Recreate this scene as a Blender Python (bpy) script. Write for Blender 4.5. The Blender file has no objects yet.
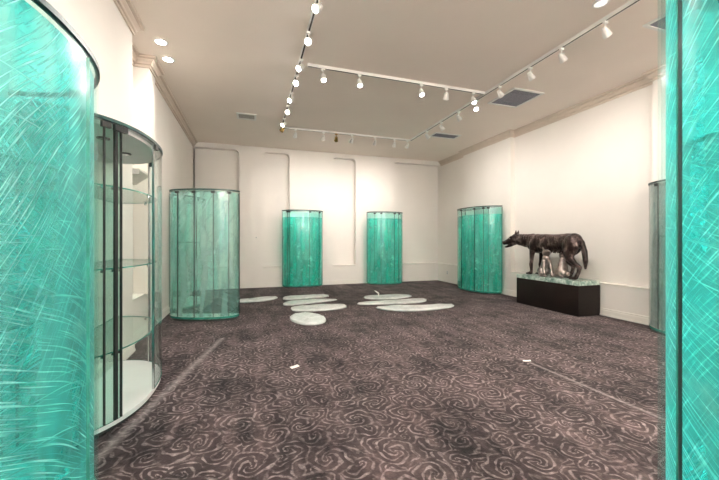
import bpy, bmesh, math, random
from math import sin, cos, pi, radians, sqrt, atan2
from mathutils import Vector, Matrix
random.seed(7)
S = bpy.context.scene
C = S.collection

# ------------------------------------------------------------------ camera, world, light, exposure
H = 4.0
XL, XR, YB, YF = -1.60, 6.15, 10.20, -4.0
cd = bpy.data.cameras.new('camera'); cam = bpy.data.objects.new('camera', cd); C.objects.link(cam)
cd.sensor_width = 36; cd.lens = 36 * 337 / 719; cd.clip_start = 0.02
cam.location = (0, 0, 1.35); cam.rotation_euler = (pi / 2, 0, -math.atan(109.5 / 337))
S.camera = cam
w = bpy.data.worlds.new('world'); S.world = w; w.use_nodes = True
w.node_tree.nodes['Background'].inputs[0].default_value = (0.85, 0.92, 1, 1)
w.node_tree.nodes['Background'].inputs[1].default_value = 1.0
S.view_settings.view_transform = 'Standard'; S.view_settings.look = 'None'
S.view_settings.gamma = 1; S.view_settings.use_curve_mapping = False
S.view_settings.exposure = 1.3
S.cycles.transparent_max_bounces = 48
S.cycles.max_bounces = 10
S.cycles.caustics_reflective = False; S.cycles.caustics_refractive = False
S.cycles.sample_clamp_indirect = 4.0


def area(name, loc, rot, sx, sy, watts, col):
    l = bpy.data.lights.new(name, 'AREA'); l.shape = 'RECTANGLE'; l.size = sx; l.size_y = sy
    l.energy = watts; l.color = col
    o = bpy.data.objects.new(name, l); C.objects.link(o); o.location = loc; o.rotation_euler = rot
    return o


# added fill lights at made-up openings in the wall behind the camera, facing into the room (+Y)
area('fill_light', (0.6, YF + 0.12, 2.0), (radians(126), 0, pi), 2.6, 2.6, 1150, (1.0, 0.98, 0.95))
area('fill_light', (4.4, YF + 0.12, 2.0), (radians(126), 0, pi), 2.6, 2.6, 1150, (1.0, 0.98, 0.95))


def spot(loc, aim, watts, col=(1, .925, .87), size=110, parent=None, rad=.06):
    l = bpy.data.lights.new('lamp_light', 'SPOT'); l.energy = watts; l.color = col
    l.spot_size = radians(size); l.spot_blend = 1.0; l.shadow_soft_size = rad
    o = bpy.data.objects.new('lamp_light', l); C.objects.link(o)
    o.location = loc; o.rotation_euler = Vector(aim).to_track_quat('-Z', 'Y').to_euler()
    if parent: o.parent = parent
    return o


# ------------------------------------------------------------------ materials
def mat(name):
    m = bpy.data.materials.new(name); m.use_nodes = True
    nt = m.node_tree; nt.nodes.clear()
    out = nt.nodes.new('ShaderNodeOutputMaterial')
    return m, nt, out


def N(nt, t, **kw):
    n = nt.nodes.new('ShaderNode' + t)
    for k, v in kw.items():
        if k.startswith('i_'):
            key = k[2:]
            n.inputs[int(key) if key.isdigit() else key.replace('_', ' ')].default_value = v
        else:
            setattr(n, k, v)
    return n


def mth(nt, op, a, b=None, c=None, clamp=False):
    n = nt.nodes.new('ShaderNodeMath'); n.operation = op; n.use_clamp = clamp
    for i, v in enumerate((a, b, c)):
        if v is None: continue
        if isinstance(v, (int, float)): n.inputs[i].default_value = v
        else: nt.links.new(v, n.inputs[i])
    return n.outputs[0]


def ramp(nt, fac, stops):
    r = nt.nodes.new('ShaderNodeValToRGB'); e = r.color_ramp.elements
    while len(e) < len(stops): e.new(0.5)
    for el, (p, c) in zip(e, stops):
        el.position = p; el.color = c if len(c) == 4 else (*c, 1)
    nt.links.new(fac, r.inputs[0]); return r.outputs[0]


def plain(name, col, rough=.5, metal=0, var=.06, scale=6, bump=0, bscale=60, spec=.5, sheen=0):
    m, nt, out = mat(name)
    p = N(nt, 'BsdfPrincipled'); p.inputs['Roughness'].default_value = rough
    p.inputs['Metallic'].default_value = metal
    p.inputs['Specular IOR Level'].default_value = spec
    tc = N(nt, 'TexCoord'); no = N(nt, 'TexNoise', i_Scale=scale, i_Detail=4.0)
    nt.links.new(tc.outputs['Object'], no.inputs['Vector'])
    lo = tuple(max(0, c * (1 - var)) for c in col); hi = tuple(min(1, c * (1 + var)) for c in col)
    nt.links.new(ramp(nt, no.outputs['Fac'], [(.3, lo), (.7, hi)]), p.inputs['Base Color'])
    if bump:
        n2 = N(nt, 'TexNoise', i_Scale=bscale, i_Detail=3.0)
        nt.links.new(tc.outputs['Object'], n2.inputs['Vector'])
        b = N(nt, 'Bump', i_Strength=bump, i_Distance=.01)
        nt.links.new(n2.outputs['Fac'], b.inputs['Height']); nt.links.new(b.outputs[0], p.inputs['Normal'])
    nt.links.new(p.outputs[0], out.inputs[0])
    return m


def glow(name, col, s):
    m, nt, out = mat(name); e = N(nt, 'Emission', i_Strength=s); e.inputs[0].default_value = (*col, 1)
    nt.links.new(e.outputs[0], out.inputs[0]); return m


def facing(nt, normal=None):
    lw = N(nt, 'LayerWeight', i_Blend=.5)
    if normal: nt.links.new(normal, lw.inputs['Normal'])
    return lw.outputs['Facing']


def glass(name, tint, refl=1.0, rough=.03):
    """thin clear glass: coloured transmission with a mirror-like sheen that grows at grazing angles"""
    m, nt, out = mat(name)
    tr = N(nt, 'BsdfTransparent'); tr.inputs[0].default_value = (*tint, 1)
    gl = N(nt, 'BsdfGlossy', i_Roughness=rough)
    f = mth(nt, 'POWER', facing(nt), 5.0); f = mth(nt, 'MULTIPLY_ADD', f, .8 * refl, .04 * refl, clamp=True)
    mx = N(nt, 'MixShader'); nt.links.new(f, mx.inputs[0])
    nt.links.new(tr.outputs[0], mx.inputs[1]); nt.links.new(gl.outputs[0], mx.inputs[2])
    nt.links.new(mx.outputs[0], out.inputs[0])
    return m


def film(name, tint, dens=.5, white=.5, patch=.5, scale=1.0, haze=.05, fine=1.0, tint2=None):
    """stretch film: diagonal creases with their highlights painted white, crumpled milky patches, colour of the wrapped glass"""
    m, nt, out = mat(name); L = nt.links.new
    uv = N(nt, 'UVMap')
    warp = N(nt, 'TexNoise', i_Scale=1.1 * scale, i_Detail=1.0)
    L(uv.outputs[0], warp.inputs['Vector'])
    sub = N(nt, 'VectorMath', operation='SUBTRACT'); L(warp.outputs['Color'], sub.inputs[0]); sub.inputs[1].default_value = (.5, .5, .5)
    sc = N(nt, 'VectorMath', operation='SCALE', i_Scale=.28); L(sub.outputs[0], sc.inputs[0])
    ad = N(nt, 'VectorMath', operation='ADD'); L(uv.outputs[0], ad.inputs[0]); L(sc.outputs[0], ad.inputs[1])

    def streak(ang, sx, sy, lo, hi):
        mp = N(nt, 'Mapping'); mp.inputs['Rotation'].default_value = (0, 0, radians(ang))
        mp2 = N(nt, 'Mapping'); mp2.inputs['Scale'].default_value = (sx * scale * fine * fine, sy * scale * fine, 1)
        L(ad.outputs[0], mp.inputs['Vector']); L(mp.outputs[0], mp2.inputs['Vector'])
        no = N(nt, 'TexNoise', i_Scale=1.0, i_Detail=2.5); L(mp2.outputs[0], no.inputs['Vector'])
        mr = N(nt, 'MapRange'); L(no.outputs['Fac'], mr.inputs[0])
        mr.inputs[1].default_value = lo; mr.inputs[2].default_value = hi
        return mr.outputs[0], no.outputs['Fac']
    s1, h1 = streak(-28, 2.0, 95, .54, .72)
    s2, h2 = streak(52, 2.6, 80, .54, .72)
    s3, h3 = streak(-8, 1.2, 60, .62, .76)
    mk = N(nt, 'TexNoise', i_Scale=2.2 * scale, i_Detail=2.0); L(uv.outputs[0], mk.inputs['Vector'])
    sep = N(nt, 'SeparateXYZ'); L(uv.outputs[0], sep.inputs[0])
    up = mth(nt, 'MULTIPLY_ADD', sep.outputs[1], .9, -1.0)        # steeper creases towards the top of the wrap
    up = mth(nt, 'ADD', up, mk.outputs['Fac'], clamp=True)
    s = mth(nt, 'MULTIPLY', s2, up)
    inv = mth(nt, 'SUBTRACT', 1.0, up)
    s = mth(nt, 'ADD', s, mth(nt, 'MULTIPLY', s1, inv))
    s = mth(nt, 'MAXIMUM', s, mth(nt, 'MULTIPLY', s3, .7), clamp=True)
    pn = N(nt, 'TexNoise', i_Scale=3.5 * scale, i_Detail=7.0, i_Roughness=.72); L(ad.outputs[0], pn.inputs['Vector'])
    pr = N(nt, 'MapRange'); L(pn.outputs['Fac'], pr.inputs[0]); pr.inputs[1].default_value = .56; pr.inputs[2].default_value = .78
    pt = mth(nt, 'MULTIPLY', pr.outputs[0], patch)
    op = mth(nt, 'MAXIMUM', mth(nt, 'MULTIPLY', s, dens), pt)
    mpb = N(nt, 'Mapping'); mpb.inputs['Scale'].default_value = (5.5, .9, 1); L(uv.outputs[0], mpb.inputs['Vector'])
    tone_band = N(nt, 'TexNoise', i_Scale=1.0, i_Detail=1.5); L(mpb.outputs[0], tone_band.inputs['Vector'])   # light and dark bands of the cabinet's inside, painted as haze
    lr = N(nt, 'MapRange'); L(tone_band.outputs['Fac'], lr.inputs[0]); lr.inputs[1].default_value = .38; lr.inputs[2].default_value = .62; lr.inputs[4].default_value = 2.2
    op = mth(nt, 'ADD', op, mth(nt, 'MULTIPLY', lr.outputs[0], haze), clamp=True)
    b = N(nt, 'Bump', i_Strength=.9, i_Distance=.02)
    L(mth(nt, 'ADD', h1, h2), b.inputs['Height'])
    tr = N(nt, 'BsdfTransparent')
    tm = N(nt, 'Mix', data_type='RGBA'); tm.inputs[6].default_value = (*(tint2 or tint), 1); tm.inputs[7].default_value = (*tint, 1)  # film tint also carries painted light and dark bands
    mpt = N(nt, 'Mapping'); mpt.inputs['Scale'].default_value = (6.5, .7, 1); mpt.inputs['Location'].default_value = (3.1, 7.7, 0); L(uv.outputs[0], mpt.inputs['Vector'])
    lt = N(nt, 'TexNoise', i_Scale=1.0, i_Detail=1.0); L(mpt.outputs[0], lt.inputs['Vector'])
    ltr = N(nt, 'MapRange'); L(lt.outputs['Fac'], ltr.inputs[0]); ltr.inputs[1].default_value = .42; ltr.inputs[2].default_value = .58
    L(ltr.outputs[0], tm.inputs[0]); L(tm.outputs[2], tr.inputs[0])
    cm = N(nt, 'Mix', data_type='RGBA'); L(mth(nt, 'MAXIMUM', s, pr.outputs[0]), cm.inputs[0]); cm.inputs[6].default_value = (*white, 1); cm.inputs[7].default_value = (.92, .99, .98, 1)  # crease highlights painted in as a near-white body colour
    df = N(nt, 'BsdfDiffuse'); L(cm.outputs[2], df.inputs[0])
    tl = N(nt, 'BsdfTranslucent'); L(cm.outputs[2], tl.inputs[0])
    dm = N(nt, 'MixShader', i_0=.5); L(df.outputs[0], dm.inputs[1]); L(tl.outputs[0], dm.inputs[2])
    m1 = N(nt, 'MixShader'); L(op, m1.inputs[0]); L(tr.outputs[0], m1.inputs[1]); L(dm.outputs[0], m1.inputs[2])
    gl = N(nt, 'BsdfGlossy', i_Roughness=.28); gl.inputs[0].default_value = (.75, 1, .97, 1); L(b.outputs[0], gl.inputs['Normal'])
    f = mth(nt, 'POWER', facing(nt), 4.0); f = mth(nt, 'MULTIPLY_ADD', f, .3, .12, clamp=True)
    m2 = N(nt, 'MixShader'); L(f, m2.inputs[0]); L(m1.outputs[0], m2.inputs[1]); L(gl.outputs[0], m2.inputs[2])
    L(m2.outputs[0], out.inputs[0])
    return m


def carpet():
    m, nt, out = mat('swirl_carpet'); L = nt.links.new
    p = N(nt, 'BsdfPrincipled', i_Roughness=.95); p.inputs['Specular IOR Level'].default_value = .15
    p.inputs['Sheen Weight'].default_value = .04
    tc = N(nt, 'TexCoord')
    wn = N(nt, 'TexNoise', i_Scale=5.0, i_Detail=2.0); L(tc.outputs['Object'], wn.inputs['Vector'])
    sub = N(nt, 'VectorMath', operation='SUBTRACT'); L(wn.outputs['Color'], sub.inputs[0]); sub.inputs[1].default_value = (.5, .5, .5)
    sc = N(nt, 'VectorMath', operation='SCALE', i_Scale=.16); L(sub.outputs[0], sc.inputs[0])
    ad = N(nt, 'VectorMath', operation='ADD'); L(tc.outputs['Object'], ad.inputs[0]); L(sc.outputs[0], ad.inputs[1])

    def swirl(scale, off, arms, k):
        mp = N(nt, 'Mapping'); mp.inputs['Scale'].default_value = (scale, scale, scale); mp.inputs['Location'].default_value = off
        L(ad.outputs[0], mp.inputs['Vector'])
        v = N(nt, 'TexVoronoi', voronoi_dimensions='2D', feature='F1', i_Scale=1.0, i_Randomness=.8); L(mp.outputs[0], v.inputs['Vector'])
        d = N(nt, 'VectorMath', operation='SUBTRACT'); L(mp.outputs[0], d.inputs[0]); L(v.outputs['Position'], d.inputs[1])
        s = N(nt, 'SeparateXYZ'); L(d.outputs[0], s.inputs[0])
        an = mth(nt, 'ARCTAN2', s.outputs[1], s.outputs[0])
        sc_ = N(nt, 'SeparateColor'); L(v.outputs['Color'], sc_.inputs[0])
        sg = mth(nt, 'SIGN', mth(nt, 'SUBTRACT', sc_.outputs[0], .35))
        r = mth(nt, 'POWER', v.outputs['Distance'], .75)
        ph = mth(nt, 'ADD', mth(nt, 'MULTIPLY', an, float(arms)), mth(nt, 'MULTIPLY', mth(nt, 'MULTIPLY', r, k), sg))
        ph = mth(nt, 'ADD', ph, mth(nt, 'MULTIPLY', sc_.outputs[1], 6.0))
        ph2 = mth(nt, 'SUBTRACT', mth(nt, 'MULTIPLY', an, 5.0), mth(nt, 'MULTIPLY', mth(nt, 'MULTIPLY', r, k * .55), sg))
        wv = mth(nt, 'MULTIPLY', mth(nt, 'SUBTRACT', mth(nt, 'SINE', ph2), 1.0), .28)
        return mth(nt, 'ADD', mth(nt, 'SINE', ph), wv), v.outputs['Distance']
    a, da = swirl(3.1, (0, 0, 0), 3, 40.0)
    b, db = swirl(5.2, (3.3, 1.7, 0), 2, 27.0)
    la = N(nt, 'MapRange'); L(a, la.inputs[0]); la.inputs[1].default_value = -.05; la.inputs[2].default_value = .55
    lb = N(nt, 'MapRange'); L(b, lb.inputs[0]); lb.inputs[1].default_value = .0; lb.inputs[2].default_value = .7
    far = N(nt, 'MapRange'); L(da, far.inputs[0]); far.inputs[1].default_value = .38; far.inputs[2].default_value = .52
    ln = mth(nt, 'ADD', mth(nt, 'MULTIPLY', la.outputs[0], mth(nt, 'SUBTRACT', 1.0, far.outputs[0])), mth(nt, 'MULTIPLY', lb.outputs[0], far.outputs[0]))
    fib = N(nt, 'TexNoise', i_Scale=90.0, i_Detail=3.0); L(tc.outputs['Object'], fib.inputs['Vector'])
    brk = N(nt, 'TexNoise', i_Scale=16.0, i_Detail=5.0, i_Roughness=.7); L(tc.outputs['Object'], brk.inputs['Vector'])
    br2 = N(nt, 'MapRange'); L(brk.outputs['Fac'], br2.inputs[0]); br2.inputs[1].default_value = .36; br2.inputs[2].default_value = .60; br2.inputs[3].default_value = .02
    ln = mth(nt, 'MULTIPLY', ln, mth(nt, 'MULTIPLY_ADD', fib.outputs['Fac'], 1.1, .3), clamp=True)
    ln = mth(nt, 'MULTIPLY', ln, br2.outputs[0], clamp=True)
    worn = N(nt, 'TexNoise', i_Scale=1.7, i_Detail=8.0, i_Roughness=.72); L(tc.outputs['Object'], worn.inputs['Vector'])
    mp = N(nt, 'Mapping'); mp.inputs['Rotation'].default_value = (0, 0, radians(35)); mp.inputs['Scale'].default_value = (6, .9, 1)
    L(tc.outputs['Object'], mp.inputs['Vector'])
    vac = N(nt, 'TexNoise', i_Scale=1.2, i_Detail=3.0); L(mp.outputs[0], vac.inputs['Vector'])
    dark = ramp(nt, worn.outputs['Fac'], [(.38, (.008, .0055, .007)), (.60, (.054, .038, .040))])
    lite = ramp(nt, worn.outputs['Fac'], [(.38, (.10, .082, .086)), (.60, (.37, .30, .30))])
    mx = N(nt, 'Mix', data_type='RGBA'); L(ln, mx.inputs[0]); L(dark, mx.inputs[6]); L(lite, mx.inputs[7])
    wf = N(nt, 'MapRange'); L(vac.outputs['Fac'], wf.inputs[0]); wf.inputs[1].default_value = .45; wf.inputs[2].default_value = .75
    wf.inputs[4].default_value = .40
    m2 = N(nt, 'Mix', data_type='RGBA'); L(mth(nt, 'MULTIPLY', wf.outputs[0], br2.outputs[0]), m2.inputs[0]); L(mx.outputs[2], m2.inputs[6]); m2.inputs[7].default_value = (.28, .20, .20, 1)
    xyz = N(nt, 'SeparateXYZ'); L(tc.outputs['Object'], xyz.inputs[0])

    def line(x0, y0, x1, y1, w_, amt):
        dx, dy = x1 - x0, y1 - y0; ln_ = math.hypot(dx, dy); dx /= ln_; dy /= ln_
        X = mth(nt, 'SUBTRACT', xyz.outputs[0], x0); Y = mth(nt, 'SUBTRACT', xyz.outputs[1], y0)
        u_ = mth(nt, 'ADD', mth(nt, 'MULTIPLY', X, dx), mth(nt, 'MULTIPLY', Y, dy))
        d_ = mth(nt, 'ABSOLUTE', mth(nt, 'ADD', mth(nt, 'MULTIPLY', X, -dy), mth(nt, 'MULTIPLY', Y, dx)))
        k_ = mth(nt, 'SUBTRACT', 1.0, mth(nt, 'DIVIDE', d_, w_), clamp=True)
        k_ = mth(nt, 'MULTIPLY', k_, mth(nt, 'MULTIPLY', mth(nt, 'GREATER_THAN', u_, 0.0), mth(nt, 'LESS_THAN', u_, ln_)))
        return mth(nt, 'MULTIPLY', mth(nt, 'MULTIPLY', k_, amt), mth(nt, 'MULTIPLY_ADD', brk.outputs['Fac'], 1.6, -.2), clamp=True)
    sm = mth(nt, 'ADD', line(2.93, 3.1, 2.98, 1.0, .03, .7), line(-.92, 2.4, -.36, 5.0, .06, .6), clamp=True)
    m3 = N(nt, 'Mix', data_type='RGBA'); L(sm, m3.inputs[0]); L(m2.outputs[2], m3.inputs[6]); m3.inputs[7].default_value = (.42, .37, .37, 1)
    L(m3.outputs[2], p.inputs['Base Color'])
    bp = N(nt, 'Bump', i_Strength=.5, i_Distance=.01)
    L(mth(nt, 'ADD', mth(nt, 'MULTIPLY', ln, .6), fib.outputs['Fac']), bp.inputs['Height']); L(bp.outputs[0], p.inputs['Normal'])
    L(p.outputs[0], out.inputs[0]); return m


def bronze():
    m, nt, out = mat('brown_bronze'); L = nt.links.new
    p = N(nt, 'BsdfPrincipled', i_Roughness=.3, i_Metallic=.75)
    tc = N(nt, 'TexCoord'); no = N(nt, 'TexNoise', i_Scale=7.0, i_Detail=6.0, i_Roughness=.65); L(tc.outputs['Object'], no.inputs['Vector'])
    L(ramp(nt, no.outputs['Fac'], [(.36, (.016, .010, .010)), (.52, (.045, .030, .028)), (.70, (.24, .18, .165))]), p.inputs['Base Color'])
    n2 = N(nt, 'TexNoise', i_Scale=38.0, i_Detail=4.0); L(tc.outputs['Object'], n2.inputs['Vector'])
    b = N(nt, 'Bump', i_Strength=.5, i_Distance=.02); L(n2.outputs['Fac'], b.inputs['Height']); L(b.outputs[0], p.inputs['Normal'])
    L(p.outputs[0], out.inputs[0]); return m


def marble():
    m, nt, out = mat('green_white_marble'); L = nt.links.new
    p = N(nt, 'BsdfPrincipled', i_Roughness=.2)
    tc = N(nt, 'TexCoord'); no = N(nt, 'TexNoise', i_Scale=9.0, i_Detail=8.0, i_Distortion=1.5); L(tc.outputs['Object'], no.inputs['Vector'])
    L(ramp(nt, no.outputs['Fac'], [(.35, (.16, .26, .22)), (.52, (.36, .48, .42)), (.68, (.62, .7, .65))]), p.inputs['Base Color'])
    L(p.outputs[0], out.inputs[0]); return m


def bubble():
    m, nt, out = mat('bubble_wrap'); L = nt.links.new
    tc = N(nt, 'TexCoord')
    vo = N(nt, 'TexVoronoi', i_Scale=45.0, i_Randomness=.3); L(tc.outputs['Object'], vo.inputs['Vector'])
    no = N(nt, 'TexNoise', i_Scale=9.0, i_Detail=5.0); L(tc.outputs['Object'], no.inputs['Vector'])
    b = N(nt, 'Bump', i_Strength=.5, i_Distance=.01); L(mth(nt, 'SUBTRACT', no.outputs['Fac'], vo.outputs['Distance']), b.inputs['Height'])
    p = N(nt, 'BsdfPrincipled', i_Roughness=.22); L(b.outputs[0], p.inputs['Normal'])
    p.inputs['Base Color'].default_value = (.96, .98, .97, 1)
    tr = N(nt, 'BsdfTransparent'); tr.inputs[0].default_value = (.85, .95, .92, 1)
    f = N(nt, 'MapRange'); L(no.outputs['Fac'], f.inputs[0]); f.inputs[1].default_value = .35; f.inputs[2].default_value = .6
    f.inputs[3].default_value = .8; f.inputs[4].default_value = .95
    mx = N(nt, 'MixShader'); L(f.outputs[0], mx.inputs[0]); L(tr.outputs[0], mx.inputs[1]); L(p.outputs[0], mx.inputs[2])
    L(mx.outputs[0], out.inputs[0]); return m


def filter_grey():
    m, nt, out = mat('grey_filter_mesh'); L = nt.links.new
    tc = N(nt, 'TexCoord'); ch = N(nt, 'TexChecker', i_Scale=70.0); L(tc.outputs['Object'], ch.inputs['Vector'])
    ch.inputs[1].default_value = (.16, .16, .19, 1); ch.inputs[2].default_value = (.33, .33, .37, 1)
    p = N(nt, 'BsdfPrincipled', i_Roughness=.8); L(ch.outputs[0], p.inputs['Base Color']); L(p.outputs[0], out.inputs[0]); return m


M = dict(
    wall=plain('wall_paint', (.875, .83, .775), .75, var=.02, scale=1.5, bump=.05, bscale=120),
    ceil=plain('ceiling_paint', (.89, .795, .71), .85, var=.03, scale=.8, bump=.04, bscale=90),
    crown=plain('crown_paint', (.70, .60, .51), .6, var=.03),
    trim=plain('trim_paint', (.86, .82, .76), .5, var=.02),
    carpet=carpet(), bronze=bronze(), marble=marble(), bubble=bubble(), filt=filter_grey(),
    silver=plain('worn_silver_bronze', (.30, .25, .23), .3, .8, var=.55, scale=16, bump=.4, bscale=40),
    black=plain('black_plinth_lacquer', (.008, .005, .004), .5, var=.3, scale=3, spec=.2),
    gasket=plain('black_gasket', (.02, .025, .024), .45),
    rim=plain('dark_glass_rim', (.012, .050, .046), .4, var=.4, scale=20),
    edge=plain('green_glass_edge', (.05, .25, .2), .12, var=.3, scale=12),
    white=plain('white_panel', (.85, .85, .84), .35, var=.02),
    metal=plain('brushed_chrome', (.62, .62, .62), .22, 1.0, var=.08),
    lampwhite=plain('white_lamp_enamel', (.85, .83, .79), .35, var=.02),
    groove=plain('dark_track_groove', (.05, .04, .035), .6),
    brass=plain('brass', (.55, .36, .12), .25, 1.0, var=.2, scale=20),
    lamp=glow('lamp_glass', (1, .96, .9), 30), dim=glow('dim_lamp_glass', (1, .95, .88), .55),
    paper=plain('white_paper', (.9, .88, .84), .7, var=.03), cream=plain('cream_plastic', (.8, .77, .7), .5),
    dark=plain('dark_vent', (.08, .075, .07), .7), pink=plain('pink_paper', (.85, .42, .48), .7),
)
G_deep = glass('teal_glass', (.85, .985, .97))
G_pale = glass('pale_aqua_glass', (.925, .996, .985))
G_near = glass('wrapped_aqua_glass', (.93, .998, .992), rough=.22, refl=.3)
G_clear = glass('clear_glass', (.955, .985, .975))
G_shelf = glass('shelf_glass', (.90, .975, .955))
G_grey = glass('grey_green_glass', (.93, .95, .945))
G_mid = glass('green_side_glass', (.82, .945, .905))
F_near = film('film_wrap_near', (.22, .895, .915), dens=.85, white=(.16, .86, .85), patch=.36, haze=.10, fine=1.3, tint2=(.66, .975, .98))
F_right = film('film_wrap_right', (.18, .895, .915), dens=1.0, white=(.16, .88, .87), patch=.34, haze=.12, fine=1.8, tint2=(.62, .97, .98))
F_pale = film('film_wrap_pale', (.80, .998, .98), dens=.18, white=(.80, 1, .96), patch=.30, haze=.10, scale=.8, tint2=(.94, 1, .99))
F_deep = film('film_wrap_deep', (.36, .96, .925), dens=.30, white=(.46, .98, .90), patch=.95, haze=.12, scale=1.6, tint2=(.56, .99, .95))
F_grey = film('film_wrap_grey', (.95, .97, .97), dens=.45, white=(.75, .78, .77), patch=.25, haze=.16, scale=1.2)








# ------------------------------------------------------------------ mesh helpers
class MB:
    def __init__(s): s.v = []; s.f = []; s.m = []; s.uv = {}

    def poly(s, pts): b = len(s.v); s.v += [tuple(p) for p in pts]; return b

    def face(s, idx, m=0, uv=None):
        s.f.append(tuple(idx)); s.m.append(m)
        if uv: s.uv[len(s.f) - 1] = uv

    def box(s, x0, x1, y0, y1, z0, z1, m=0, rot=None, org=(0, 0, 0)):
        P = [(x, y, z) for z in (z0, z1) for y in (y0, y1) for x in (x0, x1)]
        if rot is not None: P = [tuple(rot @ Vector(p) + Vector(org)) for p in P]
        b = s.poly(P)
        for q in ((0, 2, 3, 1), (4, 5, 7, 6), (0, 1, 5, 4), (2, 6, 7, 3), (0, 4, 6, 2), (1, 3, 7, 5)): s.face([b + i for i in q], m)
        return s

    def prism(s, pts, z0, z1, m=0, ms=None):
        n = len(pts); b = s.poly([(x, y, z0) for x, y in pts] + [(x, y, z1) for x, y in pts])
        s.face([b + i for i in reversed(range(n))], m); s.face([b + n + i for i in range(n)], m)
        for i in range(n):
            j = (i + 1) % n; s.face((b + i, b + j, b + n + j, b + n + i), m if ms is None else ms)
        return s

    def ring(s, rows, m=0, cap=True):
        n = len(rows[0]); b = s.poly([p for r in rows for p in r])
        for k in range(len(rows) - 1):
            for i in range(n):
                j = (i + 1) % n
                s.face((b + k * n + i, b + k * n + j, b + (k + 1) * n + j, b + (k + 1) * n + i), m)
        if cap:
            s.face([b + i for i in reversed(range(n))], m); s.face([b + (len(rows) - 1) * n + i for i in range(n)], m)
        return s

    def cyl(s, p, q, r0, r1=None, n=16, m=0):
        p = Vector(p); q = Vector(q); r1 = r0 if r1 is None else r1
        d = (q - p).normalized(); a = d.orthogonal().normalized(); c = d.cross(a)
        return s.ring([[tuple(o + (a * cos(2 * pi * i / n) + c * sin(2 * pi * i / n)) * r) for i in range(n)] for o, r in ((p, r0), (q, r1))], m)

    def build(s, name, mats, parent=None, smooth=False, bevel=0):
        me = bpy.data.meshes.new(name); me.from_pydata(s.v, [], s.f)
        for k in (mats if isinstance(mats, (list, tuple)) else [mats]): me.materials.append(k)
        for p, k in zip(me.polygons, s.m): p.material_index = k
        if s.uv:
            ul = me.uv_layers.new(name='UVMap')
            for fi, uv in s.uv.items():
                for li, t in zip(me.polygons[fi].loop_indices, uv): ul.data[li].uv = t
        bm = bmesh.new(); bm.from_mesh(me); bmesh.ops.recalc_face_normals(bm, faces=bm.faces); bm.to_mesh(me); bm.free()
        if smooth:
            for p in me.polygons: p.use_smooth = True
            me.set_sharp_from_angle(angle=radians(40))
        o = bpy.data.objects.new(name, me); C.objects.link(o)
        if parent: o.parent = parent
        if bevel:
            md = o.modifiers.new('bevel', 'BEVEL'); md.width = bevel; md.segments = 2; md.limit_method = 'ANGLE'
        return o


def struct(o): o['kind'] = 'structure'; return o


def tag(o, label, cat, group=None):
    o['label'] = label; o['category'] = cat
    if group: o['group'] = group
    return o


def thing(name, loc, rz, label, cat, group=None):
    o = bpy.data.objects.new(name, None); C.objects.link(o); o.location = loc; o.rotation_euler = (0, 0, rz)
    o.empty_display_size = .1
    return tag(o, label, cat, group)


# ------------------------------------------------------------------ room shell
XLp, XLq = -1.36, -1.45          # left wall: near pilaster face, far wall face
XRp = 6.03                       # right wall pilaster face
YBp = 10.0
DADO = .56
T = .15
struct(MB().box(XL - T, XR + T, YF - T, YB + T, -.1, 0).build('floor', M['carpet']))
struct(MB().box(XL - T, XR + T, YF - T, YB + T, H, H + .1).build('ceiling', M['ceil']))

# back wall with recessed panels that have rounded upper corners
mb = MB().box(XL, XR, YB, YB + T, 0, H)
rec = [(-1.45, -.29), (.35, 1.10), (2.40, 3.13), (4.40, 6.15)]
RT = 3.87
mb.box(XL, XR, YBp, YB, 0, DADO).box(XL, XR, YBp, YB, RT, H)
edges = [XL] + [e for r in rec for e in r]
for i in range(0, len(edges) - 1, 2):
    if edges[i + 1] - edges[i] > .01: mb.box(edges[i], edges[i + 1], YBp, YB, DADO, RT)


def fillet_xz(mb, x, z, sx, r, y0, y1, n=8):
    pts = [(x, z)] + [(x + sx * (r - r * sin(a)), z - (r - r * cos(a))) for a in [pi / 2 * i / n for i in range(n + 1)]]
    b = mb.poly([(p[0], y0, p[1]) for p in pts] + [(p[0], y1, p[1]) for p in pts]); k = len(pts)
    mb.face([b + i for i in range(k)]); mb.face([b + k + i for i in reversed(range(k))])
    for i in range(k): mb.face((b + i, b + (i + 1) % k, b + k + (i + 1) % k, b + k + i))


for a, b_ in rec:
    if a > -1.4: fillet_xz(mb, a, RT, 1, .12, YBp, YB)
    if b_ < 6: fillet_xz(mb, b_, RT, -1, .12, YBp, YB)
struct(mb.build('wall_back', M['wall']))

# left wall
mb = MB().box(XL - T, XL, YF, YB, 0, H)
mb.box(XL, XLp, YF, 4.75, 0, H).box(XL, XLq, 5.95, YB, 0, H).box(XL, XLq, 4.75, 5.95, 0, DADO)
mb.box(XL, -1.40, 5.62, 5.95, DADO, H)
struct(mb.build('wall_left', M['wall']))
# right wall
mb = MB().box(XR, XR + T, YF, YB, 0, H)
mb.box(XRp, XR, YF, 3.62, 0, H).box(XRp, XR, 6.66, 8.57, 0, H)
mb.box(XRp, XR, 3.62, 6.66, 0, DADO).box(XRp, XR, 8.57, YBp, 0, DADO)
struct(mb.build('wall_right', M['wall']))
# wall behind the camera with two openings added for the fill lights
mb = MB()
fill_openings = [(-.7, 1.9), (3.1, 5.7)]
xs = [XL, -.7, 1.9, 3.1, 5.7, XR]
for i in range(0, 6, 2): mb.box(xs[i], xs[i + 1], YF - T, YF, 0, H)
for a, b_ in fill_openings: mb.box(a, b_, YF - T, YF, 0, .7).box(a, b_, YF - T, YF, 3.3, H)
struct(mb.build('wall_front', M['wall']))
for k, (a, b_) in enumerate(fill_openings):  # unseen frames, added around the openings of the fill lights
    mb = MB()
    for x in (a, (a + b_) / 2 - .025, b_ - .05): mb.box(x, x + .05, YF - .1, YF - .04, .7, 3.3)
    for z in (.7, 2.3, 3.25): mb.box(a, b_, YF - .1, YF - .04, z, z + .05)
    struct(mb.build('added_window_%d' % (k + 1), M['trim']))


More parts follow.
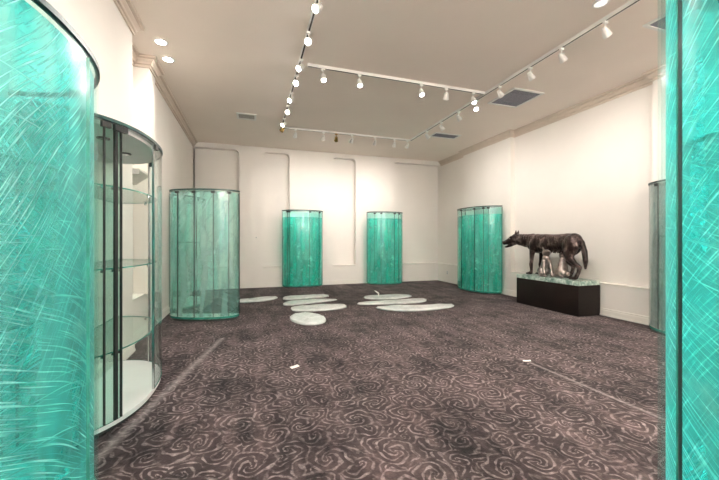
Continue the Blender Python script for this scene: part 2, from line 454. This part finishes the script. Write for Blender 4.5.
# crown mouldings: stepped profile swept along a run of wall
def crown(k, pts):
    """pts: plan polyline with the room on the right-hand side of the direction of travel"""
    prof = [(0, -.20), (.026, -.20), (.026, -.165), (.012, -.16), (.012, -.145), (.045, -.14), (.055, -.11), (.09, -.075), (.09, -.06), (.078, -.055), (.078, -.045), (.13, -.04), (.13, -.001), (0, -.001)]
    P = [Vector(p) for p in pts]; rows = []
    for i, p in enumerate(P):
        d0 = (P[i] - P[i - 1]).normalized() if i else (P[1] - P[0]).normalized()
        d1 = (P[i + 1] - P[i]).normalized() if i < len(P) - 1 else d0
        n0 = Vector((d0.y, -d0.x)); n1 = Vector((d1.y, -d1.x)); n = (n0 + n1)
        n = n / max(.3, n.dot(n0)) if n.length > 1e-6 else n0
        rows.append([(p.x + n.x * q[0] * .8, p.y + n.y * q[0] * .8, H + q[1] * .75) for q in prof])
    struct(MB().ring(rows).build('trim_%d' % k, M['crown']))


crown(1, [(XLp, YF), (XLp, 4.75), (XL, 4.75), (XL, 5.62), (-1.40, 5.62), (-1.40, 5.95), (XLq, 5.95), (XLq, YBp)])
crown(2, [(XR, YBp), (XR, 8.57), (XRp, 8.57), (XRp, 6.66), (XR, 6.66), (XR, 3.62), (XRp, 3.62), (XRp, YF)])


def base_run(name, segs, h=.13, d=.018):
    mb = MB()
    for (x0, y0, x1, y1, nx, ny) in segs:
        for hh, dd in ((h, d), (h - .03, d + .008), (.03, d + .016)):
            mb.box(min(x0, x1, x0 + nx * dd, x1 + nx * dd), max(x0, x1, x0 + nx * dd, x1 + nx * dd),
                   min(y0, y1, y0 + ny * dd, y1 + ny * dd), max(y0, y1, y0 + ny * dd, y1 + ny * dd), 0, hh)
    struct(mb.build(name, M['trim']))


base_run('baseboard_left', [(XLp, YF, XLp, 4.75, 1, 0), (XLq, 4.75, XLq, 10, 1, 0), (XLq, 4.75, XLp, 4.75, 0, 1)])
base_run('baseboard_right', [(XRp, YF, XRp, 10, -1, 0)])
base_run('baseboard_back', [(XLq, YBp, XRp, YBp, 0, -1)])
# thin ledges capping the dado inside the recesses
mb = MB()
for a, b_ in rec: mb.box(max(a, XLq), min(b_, XRp), YBp - .012, YB, DADO, DADO + .018)
struct(mb.build('trim_3', M['trim']))
struct(MB().box(XRp - .012, XR, 3.62, 6.66, DADO, DADO + .018).box(XRp - .012, XR, 8.57, YBp, DADO, DADO + .018).build('trim_4', M['trim']))
struct(MB().box(XL, XLq + .012, 4.75, 5.62, DADO, DADO + .018).build('trim_5', M['trim']))


# ------------------------------------------------------------------ bow-front glass display cabinets
def plan(a, b, n=48, e=2.3, s=1.0, inset=0.0):
    out = []
    for i in range(n + 1):
        t = pi * i / n
        cx, sx = cos(t), sin(t)
        x = (a * s - inset) * math.copysign(abs(cx) ** (2 / e), cx); y = -(b * s - inset) * abs(sx) ** (2 / e)
        out.append((x, y))
    return out


def offset(pts, d):
    out = []
    for i, p in enumerate(pts):
        q0 = Vector(pts[max(0, i - 1)]); q1 = Vector(pts[min(len(pts) - 1, i + 1)])
        t = (q1 - q0).normalized(); n = Vector((-t.y, t.x))   # plan runs +x -> -x through -y; this points inwards
        out.append((p[0] + n.x * d, p[1] + n.y * d))
    return out


def curved(pts, th, z0, z1, mats, name, parent, u0=0.0):
    """a bent sheet of real thickness following pts; material 0 on the faces, 1 on the cut edges"""
    ins = offset(pts, th); mb = MB(); n = len(pts)
    b = mb.poly([(x, y, z0) for x, y in pts] + [(x, y, z1) for x, y in pts] + [(x, y, z0) for x, y in ins] + [(x, y, z1) for x, y in ins])
    u = [u0]
    for i in range(n - 1): u.append(u[-1] + math.hypot(pts[i + 1][0] - pts[i][0], pts[i + 1][1] - pts[i][1]))
    for i in range(n - 1):
        uv = [(u[i], z0), (u[i + 1], z0), (u[i + 1], z1), (u[i], z1)]
        mb.face((b + i, b + i + 1, b + n + i + 1, b + n + i), 0, uv)
        mb.face((b + 2 * n + i, b + 3 * n + i, b + 3 * n + i + 1, b + 2 * n + i + 1), 0, [uv[0], uv[3], uv[2], uv[1]])
        mb.face((b + i, b + 2 * n + i, b + 2 * n + i + 1, b + i + 1), 1)
        mb.face((b + n + i, b + n + i + 1, b + 3 * n + i + 1, b + 3 * n + i), 1)
    for i in (0, n - 1): mb.face((b + i, b + n + i, b + 3 * n + i, b + 2 * n + i), 1)
    return mb.build(name, mats, parent, smooth=True)


def cabinet(loc, rz, a, b, label, panes, g, shelves=(), fm=None, top='glass', open_bay=None, hh=2.2, group='bow-front glass display cabinets', side=None, zoff=0.0, joint='gasket', thick=(), chrome=()):
    t = thing('display_cabinet', (loc[0], loc[1], 0), rz, label, 'display cabinet', group)
    P = plan(a, b); n = len(P) - 1
    # foot, base plate, top
    MB().prism(plan(a, b, s=.965), 0, .035).build('plinth_foot', M['gasket'], t, smooth=True)
    bp = MB().prism(P, .035, .07, 0, 1).build('base_plate', [M['white'] if top == 'white' else M['cream'], M['white'] if top == 'white' else M['edge']], t, smooth=True)
    if top == 'white':
        MB().prism(plan(a, b, inset=.03), hh - .05, hh - .022).build('top_panel', M['white'], t, smooth=True)
        for x in (-.25, .25):
            d = MB().cyl((x, -b * .45, hh - .058), (x, -b * .45, hh - .0505), .045, n=24).build('downlight', M['gasket'], t, smooth=True)
            MB().cyl((x, -b * .45, hh - .062), (x, -b * .45, hh - .0585), .03, n=24).build('lens', M['metal'], d, smooth=True)
    tp = MB().prism(P, hh - .02, hh, 0, 1).build('top_plate', [G_shelf if top == 'glass' else M['white'], M['rim']], t, smooth=True)
    curved(offset(P, -.004), .018, hh - .020, hh + .003, [M['rim'], M['rim']], 'top_rim', t)
    # glass: bent front panes between the joints, flat back pane
    cuts = [0] + [int(round(n * q)) for q in panes] + [n]
    for i in range(len(cuts) - 1):
        if open_bay is not None and i in open_bay: continue
        gg = g[i] if isinstance(g, (list, tuple)) else g
        seg = P[cuts[i]:cuts[i + 1] + 1]
        curved(seg, .008, .07, hh - .03, [gg, M['edge']], 'glass_pane', t)
    gb = side or (g[0] if isinstance(g, (list, tuple)) else g)
    MB().box(-a + .01, a - .01, -.02, -.012, .07, hh - .03).build('back_pane', gb, t)
    # joints
    for k, i in enumerate(cuts):
        x, y = P[i]; q0 = Vector(P[max(0, i - 1)]); q1 = Vector(P[min(n, i + 1)]); tt = (q1 - q0).normalized()
        R = Matrix.Rotation(atan2(tt.y, tt.x), 3, 'Z'); ww = .0035
        if k in thick: ww = .012
        if k in chrome: ww = .008
        dj = .0035 if fm in (F_near, F_right) else .009
        ng = MB().box(-ww, ww, -dj, dj, .07, hh - .03, rot=R, org=(x, y, 0))
        ng.build('joint_strip', M['metal'] if k in chrome else M[joint], t)
        if 0 < k < len(cuts) - 1 and joint == 'gasket':
            nn = Vector((-tt.y, tt.x))
            MB().box(-.03, .03, -.012, .012, hh - .075, hh - .034, rot=R, org=(x + nn.x * .02, y + nn.y * .02, 0)).build('top_bracket', M['gasket'], t)
    for z in shelves:
        sh = MB().prism(plan(a, b, inset=.035), z, z + .010, 0, 1).build('glass_shelf', [G_shelf, M['edge']], t, smooth=True)
        for i in cuts[1:-1]:
            x, y = P[i]; x *= .93; y *= .93
            MB().cyl((x, y, z - .02), (x, y, z), .012, n=12).build('shelf_clip', M['metal'], sh, smooth=True)
    if fm:
        fp = offset(P, -.012)
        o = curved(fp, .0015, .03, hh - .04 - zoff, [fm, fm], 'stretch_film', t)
    return t


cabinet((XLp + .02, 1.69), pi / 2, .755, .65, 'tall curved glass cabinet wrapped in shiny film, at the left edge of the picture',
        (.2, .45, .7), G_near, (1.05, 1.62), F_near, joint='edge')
opened = cabinet((XLp + .02, 3.38), pi / 2, .80, .55, 'unwrapped clear glass cabinet with white top and base and empty shelves',
        (.18, .53, .70, .735, .78), [G_clear, G_clear, G_clear, G_mid, G_mid, G_mid], (.54, 1.14, 1.73), None, top='white', side=G_clear, open_bay=(2,), thick=(4,), chrome=(1, 2))
qx, qy = plan(.80, .55)[int(48 * .80)]
MB().box(-.035, .035, -.0012, .0012, 1.90, 2.02, rot=Matrix.Rotation(radians(35), 3, 'Z'), org=(qx * .90, qy * .90, 0)).build('pink_note', M['pink'], opened)['label'] = 'pink paper note'
cabinet((-.735, 6.42), radians(-18), .585, .30, 'pale aqua glass cabinet standing clear of the left wall, wrapped in film',
        (.21, .37, .52, .68), G_pale, (), F_pale)
cabinet((XLq + .02, 7.80), pi / 2, .74, .52, 'glass cabinet on the left wall, hidden behind the pale aqua cabinet', (.3, .7), G_pale, (1.3,))
cabinet((1.47, 9.95), 0, .585, .42, 'green film-wrapped glass cabinet at the back wall, left of the two there', (.24, .44, .72, .78), G_deep, (), F_deep, zoff=.16)
cabinet((3.97, 9.72), 0, .57, .38, 'green film-wrapped glass cabinet at the back wall, right of the two there', (.32, .42, .62, .76), G_deep, (), F_deep, zoff=.16)
cabinet((5.94, 7.60), -pi / 2, .75, .53, 'green film-wrapped glass cabinet on the right wall behind the wolf statue', (.18, .26, .38, .56), G_deep, (), F_deep, zoff=.16)
cabinet((XRp - .02, 2.85), -pi / 2, .72, .50, 'grey film-wrapped glass cabinet on the right wall, half hidden by a nearer cabinet', (.35, .6, .69), G_grey, (.9, 1.4), F_grey)
cabinet((1.53, .265), radians(-95), .50, .55, 'tall curved glass cabinet wrapped in shiny film, at the right edge of the picture', (.2, .45, .67), G_near, (.98, 1.6), F_right)

# ------------------------------------------------------------------ wolf statue and its plinth
pl = thing('statue_plinth', (5.74, 5.12, 0), 0, 'low black box plinth with a green marble slab, by the right wall', 'plinth')
MB().box(-.26, .27, -.68, .76, .0, .54).build('plinth_body', M['black'], pl, bevel=.004)
MB().box(-.265, .25, -.68, .755, .541, .62).build('marble_slab', M['marble'], pl, bevel=.004)


def blob(parts, voxel, smooth_it, name, material, parent=None, loc=(0, 0, 0)):
    """parts: list of limb chains [(point, rx, rz)...]; fused into one continuous surface"""
    bm = bmesh.new()
    for ch in parts:
        for i in range(len(ch)):
            p, r = Vector(ch[i][0]), ch[i][1]
            rr = r if isinstance(r, tuple) else (r, r, r)
            bmesh.ops.create_icosphere(bm, subdivisions=3, radius=1, matrix=Matrix.Translation(p) @ Matrix.Diagonal((*rr, 1)))
            if i + 1 < len(ch):
                q, s_ = Vector(ch[i + 1][0]), ch[i + 1][1]
                ss = s_ if isinstance(s_, tuple) else (s_, s_, s_)
                steps = max(2, int((q - p).length / (.35 * min(min(rr), min(ss)))))
                for k in range(1, steps):
                    t = k / steps; c = p.lerp(q, t); e = [rr[j] * (1 - t) + ss[j] * t for j in range(3)]
                    bmesh.ops.create_icosphere(bm, subdivisions=2, radius=1, matrix=Matrix.Translation(c) @ Matrix.Diagonal((*e, 1)))
    me = bpy.data.meshes.new('tmp'); bm.to_mesh(me); bm.free()
    o = bpy.data.objects.new('tmp', me); C.objects.link(o)
    md = o.modifiers.new('r', 'REMESH'); md.mode = 'VOXEL'; md.voxel_size = voxel
    ms = o.modifiers.new('s', 'SMOOTH'); ms.factor = .5; ms.iterations = smooth_it
    dg = bpy.context.evaluated_depsgraph_get(); dg.update()
    nm = bpy.data.meshes.new_from_object(o.evaluated_get(dg)); bpy.data.objects.remove(o); bpy.data.meshes.remove(me)
    nm.name = name; nm.materials.clear(); nm.materials.append(material)
    for p in nm.polygons: p.use_smooth = True
    r = bpy.data.objects.new(name, nm); C.objects.link(r); r.location = loc
    if parent: r.parent = parent
    return r


# local frame: +y towards the head, x towards the right wall, z up from the slab
Zs = .62
wf = thing('wolf_statue', (5.74, 5.15, Zs), 0, 'dark bronze standing wolf statue on the marble slab of the black plinth', 'statue')
W_ = []
W_.append([((0, -.42, .70), (.125, .15, .16)), ((0, -.28, .69), (.13, .16, .17)), ((0, -.05, .68), (.125, .16, .165)), ((0, .2, .66), (.135, .17, .195)),
           ((0, .42, .655), (.135, .16, .205)), ((0, .56, .68), (.115, .13, .18))])
W_.append([((0, .54, .705), (.11, .13, .165)), ((-.02, .72, .715), (.098, .12, .145)), ((-.04, .86, .735), (.092, .11, .13)), ((-.06, .97, .755), (.092, .10, .12))])
# head, turned a little to the room
W_.append([((-.06, .96, .765), (.095, .105, .108)), ((-.095, 1.05, .735), (.08, .085, .09)), ((-.135, 1.13, .69), (.058, .06, .062)), ((-.17, 1.19, .665), (.050, .045, .048))])
W_.append([((-.085, .99, .67), (.062, .08, .058)), ((-.125, 1.08, .60), (.046, .06, .030)), ((-.155, 1.15, .575), (.038, .04, .022))])   # lower jaw, open mouth
W_.append([((-.182, 1.225, .684), .024)])
for sx in (-1, 1):
    ex = -.065 + sx * .066; ey = .93 + sx * .045
    W_.append([((ex, ey, .86), (.036, .024, .036)), ((ex + sx * .008, ey - .008, .90), (.026, .016, .028)), ((ex + sx * .01, ey - .012, .94), (.010, .008, .014))])
    W_.append([((-.10 + sx * .055, 1.05 + sx * .035, .80), (.024, .03, .018))])     # brow
    # shoulder, front leg, paw
    fy = .50 if sx < 0 else .42
    W_.append([((sx * .085, .45, .62), (.055, .10, .14)), ((sx * .088, fy - .02, .45), (.046, .058, .07)), ((sx * .085, fy, .28), .037), ((sx * .085, fy + .01, .22), .040),
               ((sx * .085, fy, .10), .029), ((sx * .085, fy + .01, .05), .034)])
    W_.append([((sx * .085, fy + .03, .032), (.042, .05, .032)), ((sx * .085, fy + .075, .026), (.040, .035, .025))])
    for tx in (-.026, 0, .026): W_.append([((sx * .085 + tx, fy + .095, .022), (.014, .03, .020))])
    # haunch, knee, hock, paw: the leg on the room side stands further back
    ky = -.335 if sx < 0 else -.06; by = -.40 if sx < 0 else -.34
    W_.append([((sx * .075, by, .63), (.085, .165, .19)), ((sx * .09, (ky + by) / 2 - .02, .49), (.068, .115, .13)), ((sx * .095, ky - .06, .40), (.055, .08, .08)),
               ((sx * .095, ky - .16, .31), .048), ((sx * .095, ky - .265, .235), .040), ((sx * .095, ky - .245, .14), .033), ((sx * .095, ky - .20, .05), .037)])
    W_.append([((sx * .095, ky - .165, .034), (.045, .055, .034)), ((sx * .095, ky - .12, .028), (.042, .038, .027))])
    for tx in (-.028, 0, .028): W_.append([((sx * .095 + tx, ky - .095, .024), (.015, .034, .022))])
# belly tuck and teats
W_.append([((0, .12, .56), (.085, .14, .07)), ((0, -.12, .575), (.07, .12, .06))])
for y in (.16, .06, -.04, -.14):
    for sx in (-1, 1): W_.append([((sx * .035, y, .51), (.026, .028, .035)), ((sx * .035, y, .475), .013)])
# tail hanging behind the hind legs
W_.append([((0, -.50, .77), (.05, .05, .05)), ((0, -.575, .68), .046), ((0, -.62, .52), .05), ((0, -.64, .36), .045), ((0, -.64, .22), .022)])
blob(W_, .009, 3, 'wolf_body', M['bronze'], wf)
# mane ruff of carved locks over neck and shoulders, one band of relief
mane = []
for j in range(7):
    for i in range(9):
        a_ = -1.35 + 2.7 * i / 8; y = .50 + .065 * j; r = .155 - .011 * j
        mane.append([((-.008 * j + sin(a_) * r * .72, y - .02 * abs(a_), .70 + .011 * j + cos(a_) * r * .93), (.016, .034, .016))])
blob(mane, .008, 2, 'mane', M['bronze'], wf)
for sx in (-1, 1):
    MB().cyl((-.105 + sx * .060, 1.06 + sx * .030, .765), (-.110 + sx * .080, 1.065 + sx * .037, .765), .014, n=10).build('eye', M['silver'], wf, smooth=True)


def pup(x, y, s, rz):
    P = []
    P.append([((0, -.02, .08), (.065, .07, .075)), ((0, .01, .17), (.052, .055, .08)), ((0, .03, .25), (.045, .045, .05))])
    P.append([((0, .045, .315), (.05, .052, .048)), ((0, .095, .335), (.026, .035, .022)), ((0, .12, .34), .014)])
    for sx in (-1, 1):
        P.append([((sx * .034, .03, .36), (.014, .01, .02)), ((sx * .04, .025, .385), (.007, .006, .012))])
        P.append([((sx * .035, .045, .20), .027), ((sx * .045, .085, .10), .02), ((sx * .045, .10, .03), .018), ((sx * .045, .125, .015), (.02, .025, .014))])
        P.append([((sx * .055, -.01, .07), (.03, .055, .05)), ((sx * .075, .05, .03), .022), ((sx * .075, .085, .016), (.02, .03, .015))])
    P.append([((0, -.08, .03), .018), ((.03, -.14, .02), .012)])
    P = [[((Matrix.Rotation(rz, 3, 'Z') @ Vector(p) * s), tuple(k * s for k in (r if isinstance(r, tuple) else (r, r, r)))) for p, r in c] for c in P]
    return blob(P, .007, 2, 'pup_figure', M['silver'], wf, (x, y, 0))


pup(-.06, .17, 1.5, radians(150))['label'] = 'small silvery seated pup below the wolf, nearer its front legs'
pup(.0, -.16, 1.35, radians(-60))['label'] = 'small silvery seated pup below the wolf, nearer its hind legs'

# ------------------------------------------------------------------ wrapped glass shelves lying on the carpet
SH = [
    ('bubble-wrapped glass shelf on the carpet, leftmost of the row', [(-0.28, 7.68), (-0.23, 8.03), (-0.12, 7.93), (0.32, 8.16), (0.58, 8.14), (0.62, 7.98), (0.50, 7.76), (0.26, 7.60), (0.06, 7.59), (-0.19, 7.59)]),
    ('bubble-wrapped glass shelf on the carpet, farthest of the left stack of four', [(0.69, 7.74), (0.76, 8.08), (1.26, 8.05), (1.57, 8.11), (1.78, 8.05), (1.78, 7.74), (1.07, 7.60), (0.78, 7.57)]),
    ('bubble-wrapped glass shelf between the farthest and the third of the left stack', [(0.64, 7.11), (0.72, 7.39), (1.16, 7.43), (1.78, 7.47), (1.86, 7.26), (1.26, 7.08), (0.83, 6.95), (0.68, 6.98)]),
    ('bubble-wrapped glass shelf just beyond the oval one', [(0.74, 6.62), (0.80, 6.84), (1.26, 6.89), (1.78, 6.81), (1.86, 6.58), (1.80, 6.35), (1.46, 6.21), (1.02, 6.26), (0.78, 6.35)]),
    ('round-edged bubble-wrapped glass plate lying nearest in the middle of the carpet', None),
    ('bubble-wrapped glass shelf on the carpet, farthest of the right stack of three', [(2.47, 7.32), (2.60, 7.61), (3.06, 7.55), (3.51, 7.52), (3.69, 7.23), (3.49, 7.06), (3.01, 6.95), (2.62, 7.08)]),
    ('bubble-wrapped glass shelf, middle one of the right stack of three', [(2.09, 6.65), (2.23, 6.85), (2.76, 6.83), (3.35, 6.81), (3.73, 6.89), (3.73, 6.60), (3.49, 6.38), (3.01, 6.42), (2.33, 6.54)]),
    ('long bubble-wrapped glass shelf, nearest of the right stack of three', [(2.35, 6.30), (2.67, 6.35), (3.20, 6.09), (3.73, 6.09), (3.98, 6.06), (3.93, 5.84), (3.64, 5.67), (3.01, 5.61), (2.62, 5.77), (2.38, 6.06)]),
]


def smooth_poly(pts, it=2):
    for _ in range(it):
        out = []
        for i in range(len(pts)):
            p, q = Vector(pts[i]), Vector(pts[(i + 1) % len(pts)])
            out += [tuple(p * .75 + q * .25), tuple(p * .25 + q * .75)]
        pts = out
    return pts


for lab, pts in SH:
    if pts is None:
        pts = [(.93 + .285 * cos(t) - .04 * sin(t), 5.70 + .52 * sin(t)) for t in [2 * pi * i / 28 for i in range(28)]]
    else: pts = smooth_poly(pts, 1)
    cx = sum(p[0] for p in pts) / len(pts); cy = sum(p[1] for p in pts) / len(pts)
    t = thing('wrapped_glass_shelf', (cx, cy, 0), 0, lab, 'wrapped glass shelf', 'bubble-wrapped glass shelves on the carpet')
    loc = [(x - cx, (y - cy) * .86) for x, y in pts]
    MB().prism([(x * .96, y * .9) for x, y in loc], .006, .03).build('glass_core', M['edge'], t, smooth=True)
    # padded wrap: domed grid sheet around the core
    mb = MB(); rows = []
    for s, z in ((.93, .002), (1.0, .012), (1.0, .026), (.96, .038), (.8, .042), (.55, .044), (.3, .044), (.05, .044)):
        rows.append([(x * s * (1 + random.uniform(-.008, .008)), y * s, z + (random.uniform(-.006, .008) if z > .02 else 0)) for x, y in loc])
    mb.ring(rows); mb.build('bubble_wrap', M['bubble'], t, smooth=True)
# loose scraps of paper and packing
for (x, y, rz, sx, sy, lab) in ((.45, 3.61, .3, .045, .03, 'small white paper scrap alone on the carpet near the camera'),
                                (2.93, 2.99, -.5, .04, .02, 'thin white paper sliver on the carpet in front of the plinth')):
    mb = MB(); n = 6; b = mb.poly([(sx * (2 * i / n - 1), sy * (2 * j - 1), .004 + .008 * (i / n) ** 2 + k * .001) for k in (0, 1) for j in (0, 1) for i in range(n + 1)])
    for k in (0, 1):
        for i in range(n):
            q = b + k * 2 * (n + 1) + i; mb.face((q, q + 1, q + n + 2, q + n + 1))
    o = mb.build('paper_scrap', M['paper']); o.location = (x, y, 0); o.rotation_euler = (0, 0, rz); tag(o, lab, 'paper')
o = MB().cyl((0, 0, 0), (.0, .01, .07), .012, .02, 8).cyl((0, .01, .07), (-.09, .02, .13), .02, .008, 8).build('foam_scrap', M['paper'], smooth=True)
o.location = (2.84, 7.30, .046); tag(o, 'twisted white packing scrap standing up on a wrapped glass shelf', 'packing scrap')

# ------------------------------------------------------------------ ceiling track lights
TZ = 3.955


def track(x0, y0, x1, y1, lab):
    cx, cy = (x0 + x1) / 2, (y0 + y1) / 2; L_ = math.hypot(x1 - x0, y1 - y0) / 2; rz = atan2(y1 - y0, x1 - x0)
    t = thing('track_rail', (cx, cy, TZ), rz, lab, 'light track', 'ceiling light tracks')
    MB().box(-L_, L_, -.020, -.011, 0, .044).box(-L_, L_, .011, .020, 0, .044).box(-L_, L_, -.011, .011, .014, .044).build('rail', M['lampwhite'], t)
    MB().box(-L_ + .01, L_ - .01, -.0108, .0108, .001, .0135).build('groove', M['groove'], t)


track(.70, -1.0, .70, 8.03, 'long white light track over the left of the room, running away from the camera')
track(4.02, -1.0, 4.02, 8.03, 'long white light track over the right of the room, running away from the camera')
track(.82, 5.05, 3.99, 5.05, 'white light track crossing the ceiling between the two long ones, nearer one')
track(.73, 8.03, 3.99, 8.03, 'white light track crossing the ceiling near the back wall')


def head(x, y, aim, lab, lit=True, body='lampwhite', watts=0, size=110, col=(1, .925, .87)):
    t = thing('track_spotlight', (x, y, TZ), 0, lab, 'track spotlight', 'spotlights on the ceiling tracks')
    d = Vector(aim).normalized(); m_ = M[body]
    MB().box(-.03, .03, -.014, .014, -.03, -.001).build('adapter', m_, t, bevel=.003)
    MB().cyl((0, 0, -.03), (0, 0, -.085), .008, n=10).build('stem', m_ if body != 'brass' else M['gasket'], t, smooth=True)
    c = Vector((0, 0, -.12)); q = d * .055; k = c - d * .05
    sd = d.cross(Vector((0, 0, 1))).normalized() if abs(d.z) < .99 else Vector((1, 0, 0))
    MB().cyl(c + sd * .044 + Vector((0, 0, .035)), c - sd * .044 + Vector((0, 0, .035)), .006, n=8).build('yoke', m_, t, smooth=True)
    MB().cyl(k, c, .022, .036, 18).cyl(c, c + q, .038, .046, 18).cyl(c + q, c + q + d * .012, .050, .050, 18).build('lamp_can', m_, t, smooth=True)
    MB().cyl(c + q + d * .012, c + q + d * .015, .034, .034, 18).build('lamp_face', M['lamp'] if lit else M['dim'], t, smooth=True)
    if watts: spot(c + q + d * .025, d, watts, col, size, t, .05)
    return t


cnt = {}
def H_(x, y, aim, lit, where, watts, body='lampwhite', look=None):
    st = 'brass' if body == 'brass' else ('glowing white' if lit else 'unlit-looking white')
    head(x, y, aim, '%s spotlight %s' % (st, where), lit, body, watts)


WL = 25
left = [(2.2, 'over the camera end of the left ceiling track', 1), (3.56, 'at the top edge of the picture on the left track', 1), (4.2, 'second from the top edge on the left track', 1),
        (4.87, 'third from the top edge on the left track', 1), (5.36, 'fourth from the top edge on the left track, brightest', 1),
        (6.03, 'fifth from the top edge on the left track', 1), (6.62, 'sixth from the top edge on the left track', 1), (7.36, 'last white one at the far end of the left track', 1)]
for i, (y, wh, lit) in enumerate(left):
    aim = (-.75, -.5, -.75) if i % 2 else (-.35, -.9, -.7)
    H_(.70, y, aim, True, wh, WL)
H_(.70, 7.70, (-.5, .6, -.6), False, 'at the corner where left and back tracks meet', 0, 'brass')
for i, (x, wh, lit, br) in enumerate([(1.02, 'first from the left on the back track', 0, 0), (1.69, 'second on the back track, left of the brass one', 1, 0), (2.01, 'hanging among white ones on the back track', 0, 1),
                                      (2.41, 'right of the brass one on the back track', 1, 0), (3.02, 'third from the right end of the back track', 0, 0),
                                      (3.56, 'second from the right end of the back track', 0, 0), (3.93, 'at the right end of the back track', 0, 0)]):
    H_(x, 8.03, (.1 * ((i % 3) - 1), .75, -.7), bool(lit), wh, 0 if br else 28, 'brass' if br else 'lampwhite')
rt = [(7.16, 'far end of the right track'), (6.52, 'second from the far end of the right track, by the small vent'), (5.88, 'third from the far end of the right track'),
      (5.32, 'on the right track just beyond the crossing track'), (4.69, 'on the right track beside the big ceiling vent'), (4.04, 'on the right track, third from the top edge'),
      (3.5, 'on the right track, second from the top edge'), (2.91, 'on the right track, nearest to the top edge'), (1.5, 'on the right track over the right-hand cabinet')]
for i, (y, wh) in enumerate(rt):
    lit = i == 3
    H_(4.02, y, (.8, .15, -.65) if not lit else (-.3, -.5, -.8), lit, wh, WL)
for i, (x, lit, wh) in enumerate([(1.06, 1, 'leftmost on the crossing track'), (1.64, 1, 'second from the left on the crossing track'), (2.73, 1, 'third from the left on the crossing track'),
                                  (3.21, 0, 'fourth from the left on the crossing track'), (3.76, 1, 'rightmost on the crossing track, by the right track')]):
    H_(x, 5.05, (.05, -.35, -1) if lit else (.2, .6, -.8), bool(lit), wh, 30)

# recessed downlights
for (x, y, lab, lit) in ((-1.13, 5.09, 'round recessed downlight near the left wall, nearer of the pair', 1), (-1.14, 5.55, 'round recessed downlight near the left wall, farther of the pair', 1),
                         (3.72, 2.74, 'round recessed downlight at the top edge beside the right track', 0),):
    t = thing('recessed_downlight', (x, y, H - .02), 0, lab, 'recessed light', 'recessed ceiling lights')
    r0, r1 = .085, .062
    rows = [[(r * cos(2 * pi * i / 32), r * sin(2 * pi * i / 32), z) for i in range(32)] for r, z in ((r0, .0195), (r0, .006), (r1 + .008, 0), (r1, .004), (r1, .0195))]
    MB().ring(rows, cap=False).build('trim_ring', M['lampwhite'], t, smooth=True)
    MB().cyl((0, 0, .010), (0, 0, .019), r1 - .001, n=32).build('lens', M['lamp'] if lit else M['dim'], t, smooth=True)
    spot((0, 0, -.01), (0, 0, -1), 22 if lit else 15, (1, .95, .88), 120, t, .05)
# ceiling vents
for (x, y, sx, sy, lab, big) in ((4.70, 5.08, .30, .31, 'large square grey filtered ceiling vent beside the right track', 1), (4.70, 7.45, .33, .13, 'white ceiling vent with grey core, far along the right track', 1),
                                 (4.95, 2.62, .30, .22, 'grey ceiling vent at the top right beside the wrapped cabinet', 1), (-.07, 7.60, .16, .14, 'small dark slatted ceiling vent near the back left', 0)):
    t = thing('ceiling_vent', (x, y, H - .02), 0, lab, 'vent', 'ceiling vents')
    MB().box(-sx - .04, sx + .04, -sy - .04, -sy, 0, .0195).box(-sx - .04, sx + .04, sy, sy + .04, 0, .0195).box(-sx - .04, -sx, -sy, sy, 0, .0195).box(sx, sx + .04, -sy, sy, 0, .0195).build('frame', M['lampwhite'], t, bevel=.002)
    MB().box(-sx, sx, -sy, sy, .012, .0195).build('filter' if big else 'backing', M['filt'] if big else M['dark'], t)
    n = 5 if not big else 2
    mb = MB()
    for i in range(n):
        yy = -sy + (i + .5) * 2 * sy / n; mb.box(-sx, sx, yy - .003, yy + .003, .004, .0115)
    mb.build('slats', M['cream'] if not big else M['filt'], t)
# wall fittings
o = thing('wall_outlet', (XRp, 9.42, .30), 0, 'small white power outlet low on the right wall near the back corner', 'outlet')
MB().box(-.008, -.0005, -.036, .036, -.057, .057).build('face_plate', M['white'], o, bevel=.002)
for z in (-.025, .025): MB().box(-.010, -.0082, -.014, .014, z - .014, z + .014).build('socket', M['dark'], o)
o = thing('wall_hook', (.17, YBp, 1.42), 0, 'tiny metal hook on the bare strip of back wall left of the cabinets', 'hook')
MB().cyl((0, -.0005, 0), (0, -.012, 0), .016).build('hook_plate', M['metal'], o, smooth=True)
MB().cyl((0, -.012, 0), (0, -.04, .012), .006).build('hook_arm', M['dark'], o, smooth=True)
o = thing('reflection_wedge', (XLq + .02, 5.3, 2.22), 0, 'pale wedge-shaped stand-in for reflections, seen through the unwrapped cabinet', 'reflection stand-in')
mb = MB(); rows = [[(-.17, y, .07), (.06, y, .07), (.06, y, .04), (-.10, y, -.09), (-.17, y, -.09)] for y in (-.22, .22)]  # wedge added in place of reflections in the glass
mb.ring(rows).build('wedge_body', M['cream'], o); MB().box(-.16, .055, -.225, -.221, -.01, .06).build('end_cap', M['metal'], o)
